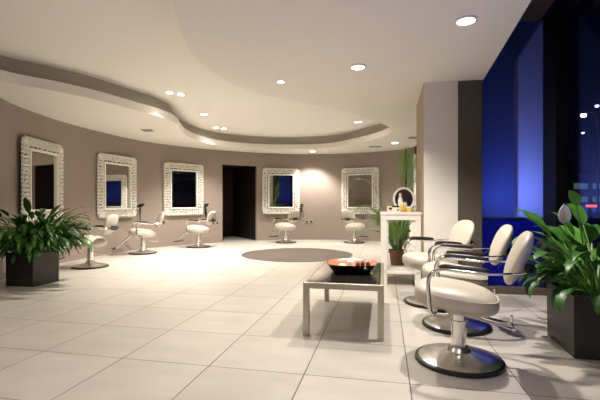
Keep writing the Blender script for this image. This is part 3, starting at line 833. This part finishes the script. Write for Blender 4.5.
for (x, y, sx, sz, m, lab) in ((-.125, -.10, .075, .075, M['beige'], 'beige carton at the left end of the console'), (-.035, -.19, .06, .045, M['cream'], 'low ivory carton at the front of the console')):
    t = thing('carton', lab, 'box', cpos(x, y), -TH + .1, 'cartons on the console')
    bm = bmesh.new(); add_box(bm, (0, 0, sz / 2), (sx, .05, sz)); obj('carton_body', bm, m, t, smooth=False, bevel=.002)
    bm = bmesh.new(); add_box(bm, (0, -.026, sz * .55), (sx * .5, .002, sz * .3)); obj('carton_panel', bm, M['black'], t, smooth=False)

# palm
def make_palm(label, loc):
    t = thing('potted_palm', label, 'potted plant', loc)
    bm = bmesh.new(); add_lathe(bm, [(.0001, 0), (.095, 0), (.10, .005), (.128, .225), (.142, .227), (.145, .275), (.132, .277), (.128, .245), (.0001, .244)], seg=36, close=False); obj('pot', bm, M['terra'], t)
    bm = bmesh.new(); add_lathe(bm, [(.124, .246), (.06, .256), (.0001, .258)], seg=24, close=False); obj('soil', bm, M['soil'], t)
    bm = bmesh.new(); r = random.Random(11)
    stems = bmesh.new()
    specs = []
    for q in range(34):
        specs.append((r.uniform(0, 2 * PI), R(r.uniform(66, 86)), r.uniform(.10, .45), r.uniform(.30, .42), r.uniform(.4, 1.0)))
    specs += [(R(172), R(70), .55, .50, 1.4), (R(190), R(60), .30, .50, 1.3), (R(150), R(80), 1.0, .45, 1.2), (R(205), R(68), .75, .40, 1.6),
              (R(20), R(84), 1.15, .50, .5), (R(40), R(86), 1.05, .55, .3), (R(30), R(82), .85, .5, .5), (R(60), R(84), 1.15, .45, .4), (R(5), R(84), .8, .5, .4), (R(50), R(85), 1.25, .45, .3)]
    for q, (az, el, pet, L, dr_) in enumerate(specs):
        e = el; pos = V(.05 * math.cos(az), .05 * math.sin(az), .25); pts = [pos.copy()]
        for k in range(6):
            e -= .03 * dr_; pos = pos + V(math.cos(az) * math.cos(e), math.sin(az) * math.cos(e), math.sin(e)) * pet / 6; pts.append(pos.copy())
        side = V(-math.sin(az), math.cos(az), 0); n_ = 12
        for k in range(n_):
            e -= dr_ / n_
            fd = V(math.cos(az) * math.cos(e), math.sin(az) * math.cos(e), math.sin(e))
            pos = pos + fd * L / n_; pts.append(pos.copy())
            up = side.cross(fd) * -1
            for s in (-1, 1):
                ll = .21 * math.sin(PI * (.18 + .78 * (k / n_))) * r.uniform(.85, 1.1)
                d1_ = (side * s * .75 + fd * .62 + V(0, 0, .12)).normalized(); d2_ = (d1_ + V(0, 0, -.55)).normalized()
                wv = (fd - d1_ * fd.dot(d1_)).normalized() * .0075
                a = pos; b = pos + d1_ * ll * .5; c = b + d2_ * ll * .5
                v = [bm.verts.new(a - wv * .4), bm.verts.new(a + wv * .4), bm.verts.new(b + wv), bm.verts.new(b - wv), bm.verts.new(c)]
                bm.faces.new((v[0], v[1], v[2], v[3])); bm.faces.new((v[3], v[2], v[4]))
        add_tube(stems, pts, [.007] * 4 + [.0045] * 3 + [.0025] * (len(pts) - 7), 5)
    obj('fronds', bm, M['palm'], t, recalc=False); obj('stems', stems, M['stalk'], t)
    return t
make_palm('tall feathery palm in a terracotta pot behind the white console', (1.555, 6.38, 0))

# ------------------------------------------------------------------ outside at night
bm = bmesh.new(); add_box(bm, (22, 8, -.22), (34, 50, .1)); struct(obj('ground', bm, M['asphalt'], smooth=False))
def outp(px, py, d): return V((px - 300) / 400 * d, d, 1 + (204 - py) / 400 * d)
sl0 = None
for px, py, d, m, lab in ((583.5, 115.5, 14, 'street_glow', 'bright warm street lamp seen through the window'), (597, 106, 19, 'street_glow_white', 'pale street lamp at the right edge, beyond the bright one'), (583, 133, 27, 'street_glow_white', 'faint distant street lamp below the bright one')):
    p = outp(px, py, d)
    t = thing('street_lamp', lab, 'street lamp', (p.x, p.y, -.17), 0, 'street lamps outside')
    hh_ = p.z + .17
    bm = bmesh.new(); add_tube(bm, catmull([(.5, 0, 0), (.5, 0, hh_ * .5), (.48, 0, hh_ * .9), (.35, 0, hh_ + .08), (.1, 0, hh_ + .1)], 5), .04, 8); obj('pole', bm, M['blackframe'], t)
    bm = bmesh.new(); add_superell(bm, (0, 0, hh_ + .08), (.18, .10, .05), .8, .8, nu=14, nv=8); obj('lamp_head', bm, M['blackframe'], t)
    bm = bmesh.new(); add_superell(bm, (0, 0, hh_), (.085, .085, .06), 1, 1, nu=14, nv=8); obj('lamp_bulb', bm, M[m], t)
p = outp(563.5, 175, 22)
t = thing('kiosk_building', 'low dark building with dim greenish windows across the street', 'building', (p.x + 4, 22.0, -.17), 0)
bm = bmesh.new(); add_box(bm, (0, 1.5, (p.z + .17) / 2), (8, 3, p.z + .17)); obj('wall', bm, M['facade'], t, smooth=False)
bm = bmesh.new(); add_box(bm, (0, 1.4, p.z + .2), (8.3, 3.3, .08)); obj('roof', bm, M['facade'], t, smooth=False)
for k in range(5):
    for zz, hh, mk in ((1.98, .32, 'win_lit'), (1.25, .30, 'win_lit'), (.75, .35, 'win_blue')):
        bm = bmesh.new(); add_box(bm, (-3.3 + k * 1.5, -.02, zz + .17), (1.2, .05, hh)); obj('window', bm, M[mk], t, smooth=False)
p = outp(591.5, 206, 14)
t = thing('street_sign', 'small glowing red sign low outside the window', 'sign', (p.x, p.y, -.17))
bm = bmesh.new(); add_box(bm, (0, 0, p.z + .17), (.36, .05, .09)); obj('sign_panel', bm, M['red_sign'], t, smooth=False)
bm = bmesh.new(); add_box(bm, (0, .04, (p.z + .17) / 2), (.04, .03, p.z + .17)); obj('sign_post', bm, M['blackframe'], t, smooth=False)

# blue-lit blinds on the window wall beside and behind the viewer (seen in the mirrors)
for k, (ta, tb) in enumerate(((3.0, 4.3), (5.8, 7.6))):
    bm = bmesh.new(); quad_prism(bm, gp(ta, .13), gp(tb, .13), .004, .05, WZ - .1)
    struct(obj('window_%d' % (4 + k), bm, M['blind'], smooth=False))
    c = gp((ta + tb) / 2, .06)
    area('blue_led_bar', (c.x, c.y, .3), aimrot((c.x, c.y, .3), tuple(gp((ta + tb) / 2, .13) + V(0, 0, 1.0))), 1.0, .05, 10, (.10, .16, 1))

# ------------------------------------------------------------------ world, camera, view
w = bpy.data.worlds.new('night'); bpy.context.scene.world = w; w.use_nodes = True
bg = w.node_tree.nodes['Background']; bg.inputs[0].default_value = (.07, .10, .28, 1); bg.inputs[1].default_value = .004
cam = bpy.data.cameras.new('camera'); cam.lens = 24; cam.sensor_width = 36; cam.shift_y = 4 / 600.0; cam.clip_start = .05; cam.clip_end = 200
co = bpy.data.objects.new('camera', cam); C.objects.link(co); co.location = (0, 0, 1.0); co.rotation_euler = (PI / 2, 0, 0)
bpy.context.scene.camera = co
sc = bpy.context.scene
sc.view_settings.view_transform = 'Standard'; sc.view_settings.look = 'None'; sc.view_settings.gamma = 1; sc.view_settings.use_curve_mapping = False
sc.view_settings.exposure = 1.25
